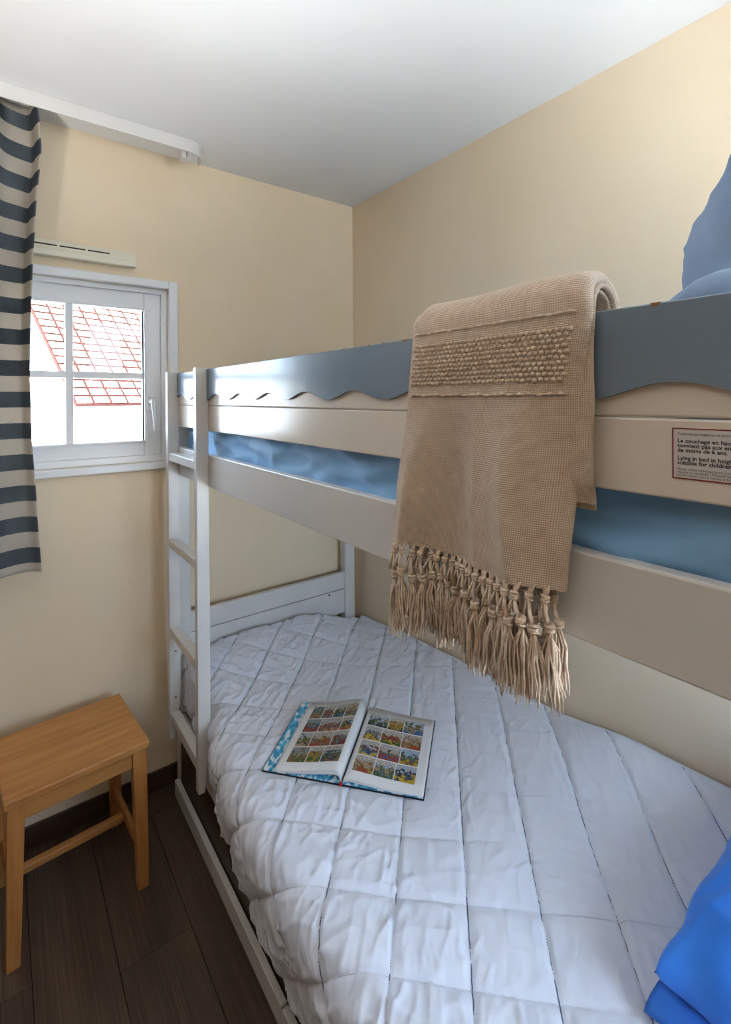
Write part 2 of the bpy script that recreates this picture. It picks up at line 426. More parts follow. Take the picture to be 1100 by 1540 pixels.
# upper side rails, lower side rails
bbox('side_rail', (.54, BY0, 1.217), (.562, BY1-.01, 1.321))
bbox('side_rail', (1.345, BY0+.05, 1.217), (1.367, BY1-.05, 1.321))
bbox('side_rail', (.545, BY0, .21), (.567, BY1-.05, .30))
bbox('side_rail', (1.345, BY0+.05, .21), (1.367, BY1-.05, .30))
for z in (.235, 1.235):
    for k in range(13):
        y = BY0+.09 + k*.152
        bbox('slat', (.568, y, z), (1.344, y+.075, z+.018), bev=0)
# guard planks
g1 = bbox('guard_plank', (.54, BY0, 1.397), (.56, BY1-.01, 1.4776), M['cream_bed'], .0025)
g2 = bbox('guard_plank', (.54, BY0, 1.4785), (.56, BY1-.01, 1.594), M['cream_bed'], .0025)
bm = bmesh.new()
def wavez(y): return 1.5055 - .0088*cos(2*pi*(y-.659)/.181)
ny = 260; front, backv = [], []
for i in range(ny+1):
    y = BY0 + (BY1-.012-BY0)*i/ny
    front.append((bm.verts.new((.5335, y, wavez(y))), bm.verts.new((.5335, y, 1.5930)), bm.verts.new((.5350, y, 1.5945))))
    backv.append((bm.verts.new((.5398, y, wavez(y))), bm.verts.new((.5398, y, 1.5945))))
for i in range(ny):
    f0, f1, b0, b1 = front[i], front[i+1], backv[i], backv[i+1]
    bm.faces.new((f0[0], f1[0], f1[1], f0[1])); bm.faces.new((f0[1], f1[1], f1[2], f0[2]))
    bm.faces.new((f0[2], f1[2], b1[1], b0[1])); bm.faces.new((f0[0], b0[0], b1[0], f1[0])); bm.faces.new((b0[0], b0[1], b1[1], b1[0]))
for i in (0, ny): bm.faces.new((front[i][0], front[i][1], front[i][2], backv[i][1], backv[i][0]))
wb = B(obj('wavy_blue_board', bm, M['blue_bed'])); wb['label'] = 'slate-blue painted board with a wavy lower edge'
# paint chips on the top edge
for y, wd, hgt in ((.603, .016, .004), (.222, .010, .005), (.9, .004, .0015), (.99, .005, .0015), (1.1, .004, .0013), (1.22, .005, .0015), (1.31, .003, .001), (.78, .006, .0018), (.7, .007, .002), (.66, .004, .0015)):
    bm = bmesh.new()
    vv = [(.5333, y-wd/2, 1.5948), (.5333, y+wd/2, 1.5948), (.5333, y+wd*.15, 1.5948-hgt), (.5333, y-wd*.2, 1.5948-hgt*.8)]
    a = [bm.verts.new(p) for p in vv]; b2 = [bm.verts.new((p[0]+.004, p[1], p[2]+.0001)) for p in vv]
    bm.faces.new(a); bm.faces.new(b2)
    for k in range(4): bm.faces.new((a[k], a[(k+1) % 4], b2[(k+1) % 4], b2[k]))
    B(obj('paint_chip', bm, M['chip']))
# warning label
LY0, LY1, LZ0, LZ1 = .209, .098, 1.4185, 1.4685
lab = bbox('warning_label', (.5393, LY1, LZ0), (.5402, LY0, LZ1), simple('label_paper', (.62, .60, .60), .5), 0)
lab['label'] = 'white warning sticker with a dark red border'
bm = bmesh.new(); bw = .0011
for a, b in (((.5391, LY1, LZ0), (.5395, LY0, LZ0+bw)), ((.5391, LY1, LZ1-bw), (.5395, LY0, LZ1)), ((.5391, LY1, LZ0), (.5395, LY1+bw, LZ1)), ((.5391, LY0-bw, LZ0), (.5395, LY0, LZ1))):
    bx(bm, a, b)
def LB(o):
    o.parent = lab; o.matrix_parent_inverse = binv.inverted() @ binv; return o
LB(obj('label_border', bm, simple('dark_red_print', (.22, .012, .015), .5)))
ink = simple('black_print', (.02, .018, .02), .6)
def text(name, s, size, y, z, m, bold=0):
    cu = bpy.data.curves.new(name, 'FONT'); cu.body = s; cu.size = size; cu.offset = bold; cu.fill_mode = 'FRONT'; cu.resolution_u = 2
    to = bpy.data.objects.new(name, cu); COL.objects.link(to)
    dg = bpy.context.evaluated_depsgraph_get(); dg.update()
    me = bpy.data.meshes.new_from_object(to.evaluated_get(dg))
    bpy.data.objects.remove(to); bpy.data.curves.remove(cu)
    me.transform(Matrix(((0, 0, -1, .53915), (-1, 0, 0, y), (0, 1, 0, z), (0, 0, 0, 1))))
    me.materials.clear()
    return LB(link(name, me, m))
ty = LY0-.0045
text('lettering', 'Conforme aux exigences de sécurité - Décret', .0032, ty, LZ1-.0066, ink)
for k, s in enumerate(('Le couchage en hauteur ne', 'convient pas aux enfants', 'de moins de 6 ans.')):
    text('lettering', s, .0056, ty, LZ1-.0143-k*.0046, ink, .00011)
for k, s in enumerate(('Lying in bed in height is not', 'suitable for children before', )):
    text('lettering', s, .0056, ty, LZ1-.0312-k*.0046, ink, .00011)
for k, s in enumerate(('Ne pas utiliser ce lit superposé si une partie', 'manque ou est cassée - The bunk bed must', 'not be used if a part is missing or broken')):
    text('lettering', s, .003, ty, LZ1-.0412-k*.003, ink)

# ladder hooked on the bed
lad = tag(empty('ladder', (.52, 1.73, 0)), 'white wooden ladder with four rungs at the head of the bunk', 'ladder')
linv = lad.matrix_basis.inverted()
def LD(o): o.parent = lad; o.matrix_parent_inverse = linv; return o
def stile(y0, y1):
    bm = bmesh.new()
    prof = [(.500, .25), (.500, 1.599), (.5395, 1.599), (.5395, .42), (.536, .37), (.528, .33), (.523, .29), (.521, .25)]
    a = [bm.verts.new((x, y0, z)) for x, z in prof]; b = [bm.verts.new((x, y1, z)) for x, z in prof]
    bm.faces.new(a); bm.faces.new(b[::-1])
    for k in range(len(prof)): bm.faces.new((a[k], b[k], b[(k+1) % len(prof)], a[(k+1) % len(prof)]))
    es = [e for e in bm.edges]
    bmesh.ops.bevel(bm, geom=es, offset=.002, segments=2, profile=.5, affect='EDGES')
    return obj('stile', bm, M['bed'])
LD(stile(1.875, 1.905)); LD(stile(1.555, 1.581))
for z in (1.303, .985, .66, .348):
    LD(box('rung', (.5035, 1.580, z-.030), (.5365, 1.876, z+.0), M['bed'], None, .003))
for z in (.57, .40):
    bm = bmesh.new(); tube(bm, [(.521, 1.872, z), (.521, 1.8745, z)], .004, 8); LD(obj('screw', bm, simple('brass_screw', (.3, .25, .15), .4)))

# storage drawers under the bed
def drawer(y0, y1, label):
    d = tag(empty('underbed_drawer', (.55, (y0+y1)/2, 0)), label, 'drawer', 'drawers under the bunk bed')
    inv = d.matrix_basis.inverted()
    def D(o): o.parent = d; o.matrix_parent_inverse = inv
    D(box('front_board', (.528, y0, .001), (.546, y1, .060), M['bed'], None, .002))
    D(box('side_panel', (.549, y0+.01, .004), (.565, y1-.01, .198), M['drawer_brown'], None, .001))
    D(box('back_panel', (1.28, y0+.01, .004), (1.3, y1-.01, .16), M['drawer_brown'], None, .001))
    for yy in (y0+.01, y1-.026): D(box('end_panel', (.5655, yy, .004), (1.2795, yy+.016, .16), M['drawer_brown'], None, .001))
    D(box('bottom', (.5655, y0+.0265, .006), (1.2795, y1-.0265, .018), M['drawer_brown'], None, 0))
drawer(1.053, 1.922, 'white-fronted storage drawer under the head half of the bunk bed')
drawer(-.06, 1.047, 'white-fronted storage drawer under the foot half of the bunk bed')

# ------------------------------------------------------------------ mattresses
def softbox(name, a, b, m, r, parent=None, wob=0., wf=6, nn=(20, 44, 8)):
    bm = bmesh.new(); bx(bm, a, b)
    bmesh.ops.bevel(bm, geom=list(bm.edges), offset=r, segments=4, profile=.5, affect='EDGES')
    if wob:
        bmesh.ops.subdivide_edges(bm, edges=[e for e in bm.edges if e.calc_length() > .08], cuts=60, use_grid_fill=True)
        for v in bm.verts:
            p = v.co
            v.co = p + Vector((nz(p.x*wf, p.y*wf, p.z*wf*2), nz(p.y*wf+5, p.x*wf, p.z*wf), nz(p.x*wf, p.y*wf+9, p.z*wf)))*wob
    return obj(name, bm, m, parent, True)
mt = tag(softbox('mattress', (.575, -.06, .255), (1.34, 1.925, .435), M['mattress'], .03), 'lower bunk mattress hidden under the white quilt', 'mattress')
um = tag(empty('mattress', (.95, 1.0, 1.254)), 'upper bunk mattress in a sky-blue fitted sheet', 'mattress')
uinv = um.matrix_basis.inverted()
o = softbox('mattress_core', (.580, -.06, 1.2545), (1.335, 1.92, 1.425), M['mattress'], .03); o.parent = um; o.matrix_parent_inverse = uinv
# fitted sheet: a lengthwise swept skirt with drooping wrinkles
def sheet(u, v):
    y = lerp(-.062, 1.93, u)
    # v: 0 bottom of the near side -> 1 far bottom, over the top
    per = [(.584, 1.262), (.571, 1.30), (.566, 1.36), (.568, 1.415), (.585, 1.437), (.66, 1.446), (.95, 1.449), (1.28, 1.446), (1.33, 1.437), (1.344, 1.41), (1.344, 1.34), (1.338, 1.27)]
    t = v*(len(per)-1); i = min(int(t), len(per)-2); fr = t-i
    x = lerp(per[i][0], per[i+1][0], fr); z = lerp(per[i][1], per[i+1][1], fr)
    side = sm(4.2, 2.2, t)
    # sagging folds: long slanted wrinkles
    wv = sin(9*y - 55*(z-1.3) + 3*nz(y*2.2, z*6)) * nz(y*3, z*8, 2)
    x -= side*(.010*wv + .026*max(0, ridge(y*1.7+z*2, z*13-y*2.2, 4)-.2)**1.3 - .008 + .012*max(0, ridge(y*5-z*5, z*20+y*4, 7)-.3)) - side*.004
    end = sm(1.80, 1.93, y); x = lerp(x, lerp(x, .95, .03), end)
    z -= .02*sm(1.88, 1.93, y)*(1 if t > 3.5 else 0)
    x += side*.012*sm(1.7, 1.9, y)*(.5+.5*sin(y*70))
    z += (1-side)*.006*nz(x*6, y*6)
    return (x, y, z)
o = grid_obj('fitted_sheet', 300, 78, sheet, M['blue_sheet']); o.parent = um; o.matrix_parent_inverse = uinv; solid(o, .002, 0)

# ------------------------------------------------------------------ quilt
CS = .2
def cell(v): 
    f = v/CS - floor(v/CS); return sin(pi*f)
def outx(y): return interp([(.0, .463), (.86, .464), (1.05, .466), (1.21, .472), (1.44, .505), (1.53, .535), (1.60, .556), (2, .559)], y)
WALLZ = [(0, .555), (.42, .55), (.62, .545), (.88, .512), (1.56, .475), (1.84, .455), (2, .45)]
QY0, QY1 = -.055, 1.928
HEM = [(0, .235), (.9, .225), (1.2, .235), (1.45, .26), (1.6, .31), (2, .32)]
def quilt_base(x, y):
    z = .482 + .012*sm(1.8, .6, y)
    z += .075*sm(1.58, 1.92, y)*sm(1.42, 1.1, x)*(.8+.2*nz(x*8, 3))
    z = lerp(z, interp(WALLZ, y), sm(1.05, 1.40, x))
    z += .012*nz(x*3.1, y*3.1, 1.7)
    return z
def quilt_detail(a, b, s, flat=0.):
    # a = y-x , b = x+y diag coordinates; puff between the stitched lines, crisp wrinkles across it
    pa, pb = cell(a-.92), cell(b-.2)
    puff = pa**.55 * lerp(pb**.55, .75+.25*pb**.5, flat) if pa > 0 and pb > 0 else 0
    groove = .30*exp(-(pa/.08)**2) + .25*(1-.7*flat)*exp(-(pb/.07)**2)
    h = .0095*puff - .005*groove
    wa, wb = a + .022*nz(a*9, b*9, 4), b + .022*nz(b*9, a*9, 6)
    r1 = max(0, ridge(wb*3.0, wa*15, 3.3)-.35)**1.4; r2 = max(0, ridge(wb*5+2, wa*32, 8)-.3)**1.3
    r3 = max(0, ridge(wb*19, wa*7, 5)-.4)**1.3; r4 = max(0, ridge(a*17+b*9, b*5-a*8, 11)-.45)**1.3
    wr = .0080*r1 + .0050*r2 + .0090*r3 + .0115*r4 + .0028*nz(a*24, b*24, 1) + .004*nz(a*11, b*11, 2)
    near = exp(-(pa/.5)**2)*.7 + .5
    h += s*wr*near*min(1, 2.2*puff)
    return h
BKC = Vector((.703, 1.053, 0))
BKA = Vector((.25, .209, 0)).normalized()
def book_mask(x, y):
    d = Vector((x, y, 0))-BKC; v = d.dot(BKA); u = d.x*BKA.y - d.y*BKA.x
    return sm(-.245, -.215, u)*sm(.24, .21, u)*sm(-.025, .005, v)*sm(.335, .305, v)
def smin(a, b): return min(a, b)
NQU, NQV = 330, 520
def quilt_pt(u, v):
    """u: 0 wall -> 1 hem on the room side, v: 0 foot -> 1 head"""
    y = lerp(QY0, QY1, v)
    xo = outx(y); xe = xo + .055         # start of the roll over the edge
    xw = 1.412
    top = xw - xe; R = .055
    hem = interp(HEM, y) + .012*nz(y*9, 4) + .006*sin(y*31)
    ze = quilt_base(xe, y)
    arc = R*pi/2; side = max(.02, ze - R - hem)
    s = u*(top + arc + side)
    hd = sm(1.80, 1.93, y)
    if s < top:
        x = xw - s; z = quilt_base(x, y); nx, nzv = 0., 1.
        sx = x
    elif s < top+arc:
        th = (s-top)/R; x = xe - R*sin(th); z = ze - R*(1-cos(th)); nx, nzv = -sin(th), cos(th); sx = xe-(s-top)
    else:
        d = s-top-arc; x = xo + .020*sm(0, side, d)*sm(1.7, 1.2, y) + .012*sm(0, side, d); z = ze - R - d; nx, nzv = -1., 0.; sx = xe-(s-top)
    a, b = y - sx, y + sx
    st = .95 + .15*sm(.80, .55, sx) + .1*sm(1.5, 1.8, y)
    if sx > .7: st *= .55 + .45*sm(1.1, 1.6, y)
    h = quilt_detail(a, b, st, sm(.7, 1.0, sx)*sm(1.75, 1.3, y))
    if s > top+arc*.3:       # gathers running up from the hem
        k = sm(top+arc*.3, top+arc+side, s)
        h += k*(.006*ridge((y+sx)*4, (y-sx)*12, 6) + .002*ridge((y+sx)*6, (y-sx)*30, 9) - .003)
    if nzv == 1.:
        bm_ = book_mask(x, y)
        if bm_ > 0: h = lerp(h, min(h, .498-z), bm_)
    edge = sm(0, .03, s)     # thin at the wall edge
    h = h*edge
    # rounded head end
    lim = .556 if y > 1.6 else 0
    px, pz = x + nx*h, z + nzv*h
    if y > 1.52:
        lo = lerp(.46, .552, sm(1.52, 1.6, y)); px = max(px, lo)
    k2 = sm(1.885, 1.93, y)
    pz -= .035*k2*(1-.6*sm(.8, .7, px)) 
    return (px, y, pz)
q = tag(empty('quilt', (.95, 1.0, .45)), 'white diamond-stitched quilt spread over the lower bunk', 'quilt')
qinv = q.matrix_basis.inverted()
o = grid_obj('quilted_fabric', NQU, NQV, quilt_pt, M['quilt'], flip=True); o.parent = q; o.matrix_parent_inverse = qinv
solid(o, .008, -1 if True else 1)
QV = o.data.vertices
def quilt_surf(x, y):
    """point of the quilt on its flat part"""
    v = (y-QY0)/(QY1-QY0)
    xo = outx(y); xe = xo+.055; hem = interp(HEM, y) + .012*nz(y*9, 4) + .006*sin(y*31)
    tot = (1.412-xe) + .055*pi/2 + max(.02, quilt_base(xe, y)-.055-hem)
    return Vector(quilt_pt((1.412-x)/tot, v))
def seam(c, dirn, name, m, rad):
    pts = []
    x = 1.40
    while x > .30:
        y = c + x if dirn > 0 else c - x
        if QY0+.01 < y < QY1-.02:
            xo = outx(y)
            hem = interp(HEM, y)
            xe = xo+.055
            smax = (1.412-xe) + .055*pi/2 + max(.02, quilt_base(xe, y)-.055-hem)
            if 1.412-x < smax-.01:
                p = quilt_surf(x, y)
                wob = .0012*nz(x*90, y*90)
                pts.append(p + Vector((wob - (.0018 if x < xe else 0), -wob, .0019 if x > xo+.01 else .0008)))
        x -= .006
    if len(pts) > 6:
        bm = bmesh.new(); tube(bm, pts, rad, 4)
        so = obj(name, bm, m, None, True); so.parent = q; so.matrix_parent_inverse = qinv
for k in range(-2, 12): seam(.92-.2*k, 1, 'stitch_line', M['thread'], .0010)
for k in range(0, 17): seam(.2+.2*k, -1, 'stitch_line', M['thread_pale'], .0006)

# ------------------------------------------------------------------ pillows and folded duvet
def pillow(name, sx, sy, sz, m, label, cat, wr=.012, seed=0, n=56, parent_loc=(0, 0, 0), rot=(0, 0, 0), pw=.42, group=None):
    top, bot = [], []
    def prof(u, v):
        a = (1-abs(2*u-1)**2.6)*(1-abs(2*v-1)**2.6)
        return max(a, 0)**pw
    vs, fs = [], []
    def pt(u, v, s):
        e = 1 - .10*(abs(2*v-1)**2)*(1-abs(2*u-1))*0
        x = (u-.5)*sx*(1-.07*(1-(2*v-1)**2)*abs(2*u-1)**3); y = (v-.5)*sy*(1-.07*(1-(2*u-1)**2)*abs(2*v-1)**3)
        h = prof(u, v)
        wx, wy = x + .03*nz(x*9, y*9, seed), y + .03*nz(y*9, x*9, seed+5)
        w = wr*.7*nz(x*6+seed, y*6, s)*h
        w += wr*.55*max(0, ridge(wx*8-wy*5+seed, wx*3+wy*2.5, 9+s)-.25)*h
        w += wr*.50*max(0, ridge(wx*11+seed, wy*2.6, 14+s)-.30)*h
        w += wr*.32*max(0, ridge(wx*6+wy*19+seed, wx*7, 19+s)-.35)*h
        w += wr*.22*max(0, ridge(wx*26-wy*8+seed, wy*11, 23+s)-.30)*h
        w *= min(1, h*1.15)
        return (x + wr*.3*nz(y*15, seed), y + wr*.3*nz(x*15, seed+3), s*(h*sz/2 + w) + .0)
    for s in (1, -1):
        base = len(vs)
        vs += [pt(i/n, j/n, s) for j in range(n+1) for i in range(n+1)]
        for j in range(n):
            for i in range(n):
                a = base+j*(n+1)+i; f = (a, a+1, a+n+2, a+n+1); fs.append(f if s > 0 else f[::-1])
    me = bpy.data.meshes.new(name); me.from_pydata(vs, [], fs)
    b = bmesh.new(); b.from_mesh(me); bmesh.ops.remove_doubles(b, verts=b.verts, dist=.0004); b.to_mesh(me); b.free()
    me.polygons.foreach_set('use_smooth', [True]*len(me.polygons))
    o = link(name, me, m); o.location = parent_loc; o.rotation_euler = rot
    return tag(o, label, cat, group)
# upper bunk: a pillow standing on a folded duvet at the foot end
tag(softbox('folded_duvet', (.625, -.03, 1.455), (1.28, .275, 1.645), M['blue_case'], .06, None, .016, 9), 'folded pale blue duvet under the pillow on the upper bunk', 'duvet')
pillow('pillow', .52, .42, .20, M['blue_case'], 'grey-blue pillow standing upright on the upper bunk', 'pillow', .030, 2.3, 110, (.98, .165, 1.775), (radians(116), 0, radians(3)), .36)
pillow('pillow', .60, .46, .26, M['blue_pillow'], 'bright blue pillow at the foot of the lower bunk', 'pillow', .042, 7.7, 110, (1.135, .125, .615), (radians(-8), radians(0), radians(0)), .42)
def flap(u, v):
    x = lerp(.822, .885, u); y = lerp(.362, .27, v)
    return (x, y - .015*u, .517 + .03*sin(pi*u)*(1-v*.4) + .012*v + .004*nz(u*4, v*4))
o = grid_obj('pillowcase', 16, 12, flap, M['navy']); solid(o, .003); tag(o, 'royal blue cloth corner lying beside the bright blue pillow', 'pillowcase')

# ------------------------------------------------------------------ comic album
BK = empty('comic_book', (.703, 1.053, .4995))
tag(BK, 'open hardback comic album lying on the white quilt', 'book')
ax = Vector((.25, .209, 0)).normalized()                  # along the spine, away from the viewer
lf = Vector((-ax.y, ax.x, 0))                              # towards the left page
ang = math.atan2(ax.y, ax.x)
BK.rotation_euler[2] = ang - pi/2                          # local y along the spine, local -x left
HB = .309
def page_h(u, left):
    if left: return .004 + .030*(sin(pi*min(1, u/.62)*.5)**.8 if u < .31 else 0) if False else (.006 + .036*(1-exp(-u/.05))*(1-u)**1.3 + .004*(1-u))
    return .006 + .017*(1-exp(-u/.06))*(1-u)**1.6
def page(left, wd, dz, name, m, inset=0., hscale=1.):
    sgn = -1 if left else 1
    def f(u, v):
        x = .0015 + (u**1.15)*wd
        return (sgn*x, inset + v*(HB-.012-2*inset) + .006, page_h(u, left)*hscale*(1+.25*(v-.5)*(1 if left else .4)) + dz)
    return grid_obj(name, 34, 8, f, m, BK)
paper = simple('book_paper', (.78, .79, .8), .55)
endp = mat('blue_endpaper', (.1, .4, .62), .5, .4, lambda nt, b: L(nt, ramp(nt, ntex(nt, coords(nt, (1, .6, 1)), 85, 1).outputs[0], [(.40, (.03, .27, .50)), (.47, (.12, .5, .72)), (.53, (.10, .45, .68)), (.56, (.75, .85, .9))]), b.inputs['Base Color']))
cover_m = simple('black_cover_edge', (.012, .014, .02), .4)
bm = bmesh.new(); bx(bm, (-.222, 0, .0), (-.004, HB, .0028), .0008); bx(bm, (.004, 0, 0), (.214, HB, .0028), .0008); bx(bm, (-.006, 0, -.0005), (.006, HB, .0015), .0006)
obj('cover', bm, cover_m, BK)
bm = bmesh.new(); bx(bm, (-.2195, .003, .0029), (-.003, HB-.003, .0034)); bx(bm, (.003, .003, .0029), (.2115, HB-.003, .0034))
obj('endpaper', bm, endp, BK)
bm = bmesh.new(); bx(bm, (-.004, -.004, .003), (.004, .0015, .010), .001)
hbn = obj('headband', bm, simple('red_headband', (.45, .02, .02), .6), BK)
for (left, wd) in ((True, .188), (False, .210)):
    for k in range(3):
        o = page(left, wd - .003*k*(1 if left else .5), -.0012*(k+1), 'page', paper, 0, 1-.10*k); solid(o, .0006, 0)
    o = page(left, wd, 0, 'page', paper); solid(o, .0004, 0)
# printed panels (flat print on the pages)
def panel_mat(i):
    rnd = random.Random(100+i)
    pal = [(.05, .14, .32), (.45, .30, .03), (.33, .06, .03), (.05, .12, .04), (.40, .30, .20), (.22, .12, .05), (.12, .17, .24), (.50, .36, .05), (.03, .03, .05)]
    sky = rnd.choice([(.30, .40, .55), (.42, .38, .34), (.38, .42, .48), (.22, .28, .30)])
    c = rnd.sample(pal, 4)
    def f(nt, b):
        tc = N(nt, 'ShaderNodeTexCoord'); mp = N(nt, 'ShaderNodeMapping'); mp.inputs['Location'].default_value = (i*3.1, i*1.7, 0)
        L(nt, tc.outputs['UV'], mp.inputs[0])
        sp = N(nt, 'ShaderNodeSeparateXYZ'); L(nt, tc.outputs['UV'], sp.inputs[0])
        n = ntex(nt, mp.outputs[0], 3.4, 2, .55)
        gy = N(nt, 'ShaderNodeMath', operation='MULTIPLY_ADD'); gy.inputs[1].default_value = -.42; L(nt, sp.outputs[1], gy.inputs[0]); L(nt, n.outputs[0], gy.inputs[2])
        gy2 = N(nt, 'ShaderNodeMath', operation='ADD'); gy2.inputs[1].default_value = .18; L(nt, gy.outputs[0], gy2.inputs[0])
        col = ramp(nt, gy2.outputs[0], [(.0, sky), (.37, sky), (.40, (.02, .02, .025)), (.43, c[0]), (.49, c[1]), (.52, (.02, .02, .02)), (.55, c[2]), (.62, c[3])])
        for nd in nt.nodes:
            if nd.bl_idname == 'ShaderNodeValToRGB': nd.color_ramp.interpolation = 'CONSTANT'
        # speech area: pale top strip with ink flecks
        n2 = ntex(nt, mp.outputs[0], 26, 1)
        fl = ramp(nt, n2.outputs[0], [(.46, (.1, .1, .1)), (.56, (.8, .8, .78))])
        gt = N(nt, 'ShaderNodeMath', operation='GREATER_THAN'); gt.inputs[1].default_value = .72 + .3*(i % 3 == 0); L(nt, sp.outputs[1], gt.inputs[0])
        mx = N(nt, 'ShaderNodeMix', data_type='RGBA'); L(nt, gt.outputs[0], mx.inputs[0]); L(nt, col, mx.inputs[6]); L(nt, fl, mx.inputs[7])
        L(nt, mx.outputs[2], b.inputs['Base Color'])
    return mat('comic_panel_print', (.5, .5, .5), .5, .3, f)
pi_ = 0
for left, wd in ((True, .188), (False, .210)):
    rows = [[.26, .24, .24, .26], [.24, .44, .32], [.30, .42, .28], [.36, .28, .36]] if left else [[.36, .28, .36], [.30, .36, .34], [.33, .36, .31], [.33, .33, .34]]
    m0, m1 = (.018, .020) if left else (.018, .024)
    top, bot = HB-.030, .034
    rh = (top-bot)/4
    for r, cols in enumerate(rows):
        y1 = top - r*rh; y0 = y1 - rh + .004
        acc = 0
        for cw in cols:
            W = wd-m0-m1
            a0, a1 = m0 + acc*W + .0012, m0 + (acc+cw)*W - .0012
            acc += cw
            def f(u, v, a0=a0, a1=a1, y0=y0, y1=y1, left=left, wd=wd):
                x = lerp(a0, a1, u); uu = (max(x-.0015, 0)/wd)**(1/1.15)
                yy = lerp(y0, y1, v); vv = (yy-.006)/(HB-.012)
                z = page_h(uu, left)*(1+.25*(vv-.5)*(1 if left else .4)) + .0006
                return ((-x if left else x), yy, z)
            grid_obj('printed_panel', 9, 4, f, panel_mat(pi_), BK, uv=(lambda u, v: (u, v)))
            pi_ += 1

# ------------------------------------------------------------------ throw blanket over the guard
th = tag(empty('throw_blanket', (.55, .44, 1.62)), 'oatmeal woven throw with knotted fringe folded over the guard board', 'blanket')
tinv = th.matrix_basis.inverted()
def TH(o): o.parent = th; o.matrix_parent_inverse = tinv; return o
HEMZ = 1.278
def path(t, lift=0.):
    """t in [0,1]: front hem up, over the guard, down inside onto the mattress; returns X, Z, nx, nz"""
    Rr = .039+lift; cxx = .548; zt = 1.600
    Lf = zt-HEMZ; La = pi*Rr; Lb = .14
    s = t*(Lf+La+Lb)
    if s < Lf: return cxx-Rr, HEMZ+s, -1, 0, s
    if s < Lf+La:
        a = (s-Lf)/Rr; return cxx-Rr*cos(a), zt+Rr*1.15*sin(a), -cos(a), sin(a), s
    return cxx+Rr, zt-(s-Lf-La), 1, 0, s
YL = lambda z: interp([(1.27, .607), (1.34, .596), (1.5, .572), (1.6, .560), (1.66, .568)], z)
YR = lambda z: interp([(1.27, .313), (1.34, .308), (1.5, .296), (1.6, .281), (1.66, .286)], z)
def front(u, v):
    X, Z, nx, nzz, s = path(v)
    e = u*2-1
    y = lerp(YL(Z), YR(Z), u)
    fade = sm(.34, .05, s)
    h = fade*(.012*sin(9.5*u+.8+1.5*v)*(.35+.65*sm(.3, .0, s)) + .007*nz(u*3.2+Z, Z*4, 2) + .010*ridge(u*4+2*Z, Z*2.5, 5)*sm(1.58, 1.42, Z))
    h += .004*nz(u*2+3, v*3, 8)
    h *= .25 + .75*sm(0, .14, u)
    # soft vertical ridge right of centre and the edge turning in
    h += fade*.007*exp(-((u-.80+.25*(Z-1.3))/.09)**2)*sm(1.58, 1.42, Z)
    h -= .006*sm(.90, 1.0, u)**1.5*(1 if nx < 0 or nzz > 0 else 0)*(.4+.6*sm(1.62, 1.5, Z))
    h -= .020*sm(.10, .0, u)*sm(1.60, 1.67, Z)
    return (X + nx*h, y, Z + nzz*h - .0)
def front_uv(u, v): return (u*.30, v*.58)
def slab(name, nu, nv, fn, thick, uv):
    """a folded cloth slab: outer sheet fn(u, v), rounded right and left edges, inner sheet"""
    ring = []
    ne = 7
    def f(w, v):
        # w runs outer left->right, round the right edge, back inside, round the left edge
        if w <= .5:
            u = w/.5*.9; return outer(u, v, 0)
        if w <= .56: 
            return edge(1, (w-.5)/.06, v)
        if w <= .97: return outer((1-(w-.56)/.41)*.9, v, thick)
        return edge(0, (w-.97)/.03, v)
    def outer(u, v, t):
        p = Vector(fn(.03+u/.9*.94, v)); e = 1e-3
        q = Vector(fn(.03+u/.9*.94, min(1, v+e))) - Vector(fn(.03+u/.9*.94, max(0, v-e)))
        n = Vector((-q.z, 0, q.x)); n.normalize()
        return p + n*(-t) if n.x*0 == 0 else p
    def edge(side, a, v):
        u = .9 if side else 0.
        A, Bp = outer(u, v, 0), outer(u, v, thick)
        if not side: A, Bp = Bp, A
        c = (A+Bp)/2; r = (A-Bp)/2; th_ = a*pi
        return c + r*cos(th_) + Vector((0, (-1 if side else 1)*thick*.62*sin(th_), 0))
    return TH(grid_obj(name, nu, nv, f, M['throw'], uv=uv))
slab('woven_cloth', 200, 170, front, .017, lambda w, v: (w*.62, v*.58))
def layer(off, y0, y1, zb, name, thick, sd):
    def f(u, v):
        Rr = .030-off; cxx = .548; zt = 1.598
        Lf = zt-zb; La = pi*Rr; s = v*(Lf+La+.10)
        if s < Lf: X, Z, nx, nzz = cxx-Rr, zb+s, -1, 0
        elif s < Lf+La:
            a = (s-Lf)/Rr; X, Z, nx, nzz = cxx-Rr*cos(a), zt+Rr*1.1*sin(a), -cos(a), sin(a)
        else: X, Z, nx, nzz = cxx+Rr, zt-(s-Lf-La), 1, 0
        y = lerp(y0, y1, u) + .005*nz(Z*7, sd) + .003*nz(Z*19, sd+4)
        h = .003*nz(u*3+sd, Z*6, 4) - .008*sm(.0, .03, .03-s)
        return (X+nx*h, y, Z+nzz*h)
    slab(name, 90, 110, f, thick, lambda w, v: (w*.6, v*.5))
layer(.0085, .565, .281, 1.372, 'folded_layer', .004, 1.3)
layer(.002, .565, .275, 1.380, 'folded_layer', .0055, 5.1)
# front surface sampler
LF = 1.600-HEMZ; LT = LF + pi*.039 + .14
def fsurf(u, z, out=.0012):
    u = .035 + .93*u
    p = Vector(front(u, (z-HEMZ)/LT)); return p - Vector((out, 0, 0))
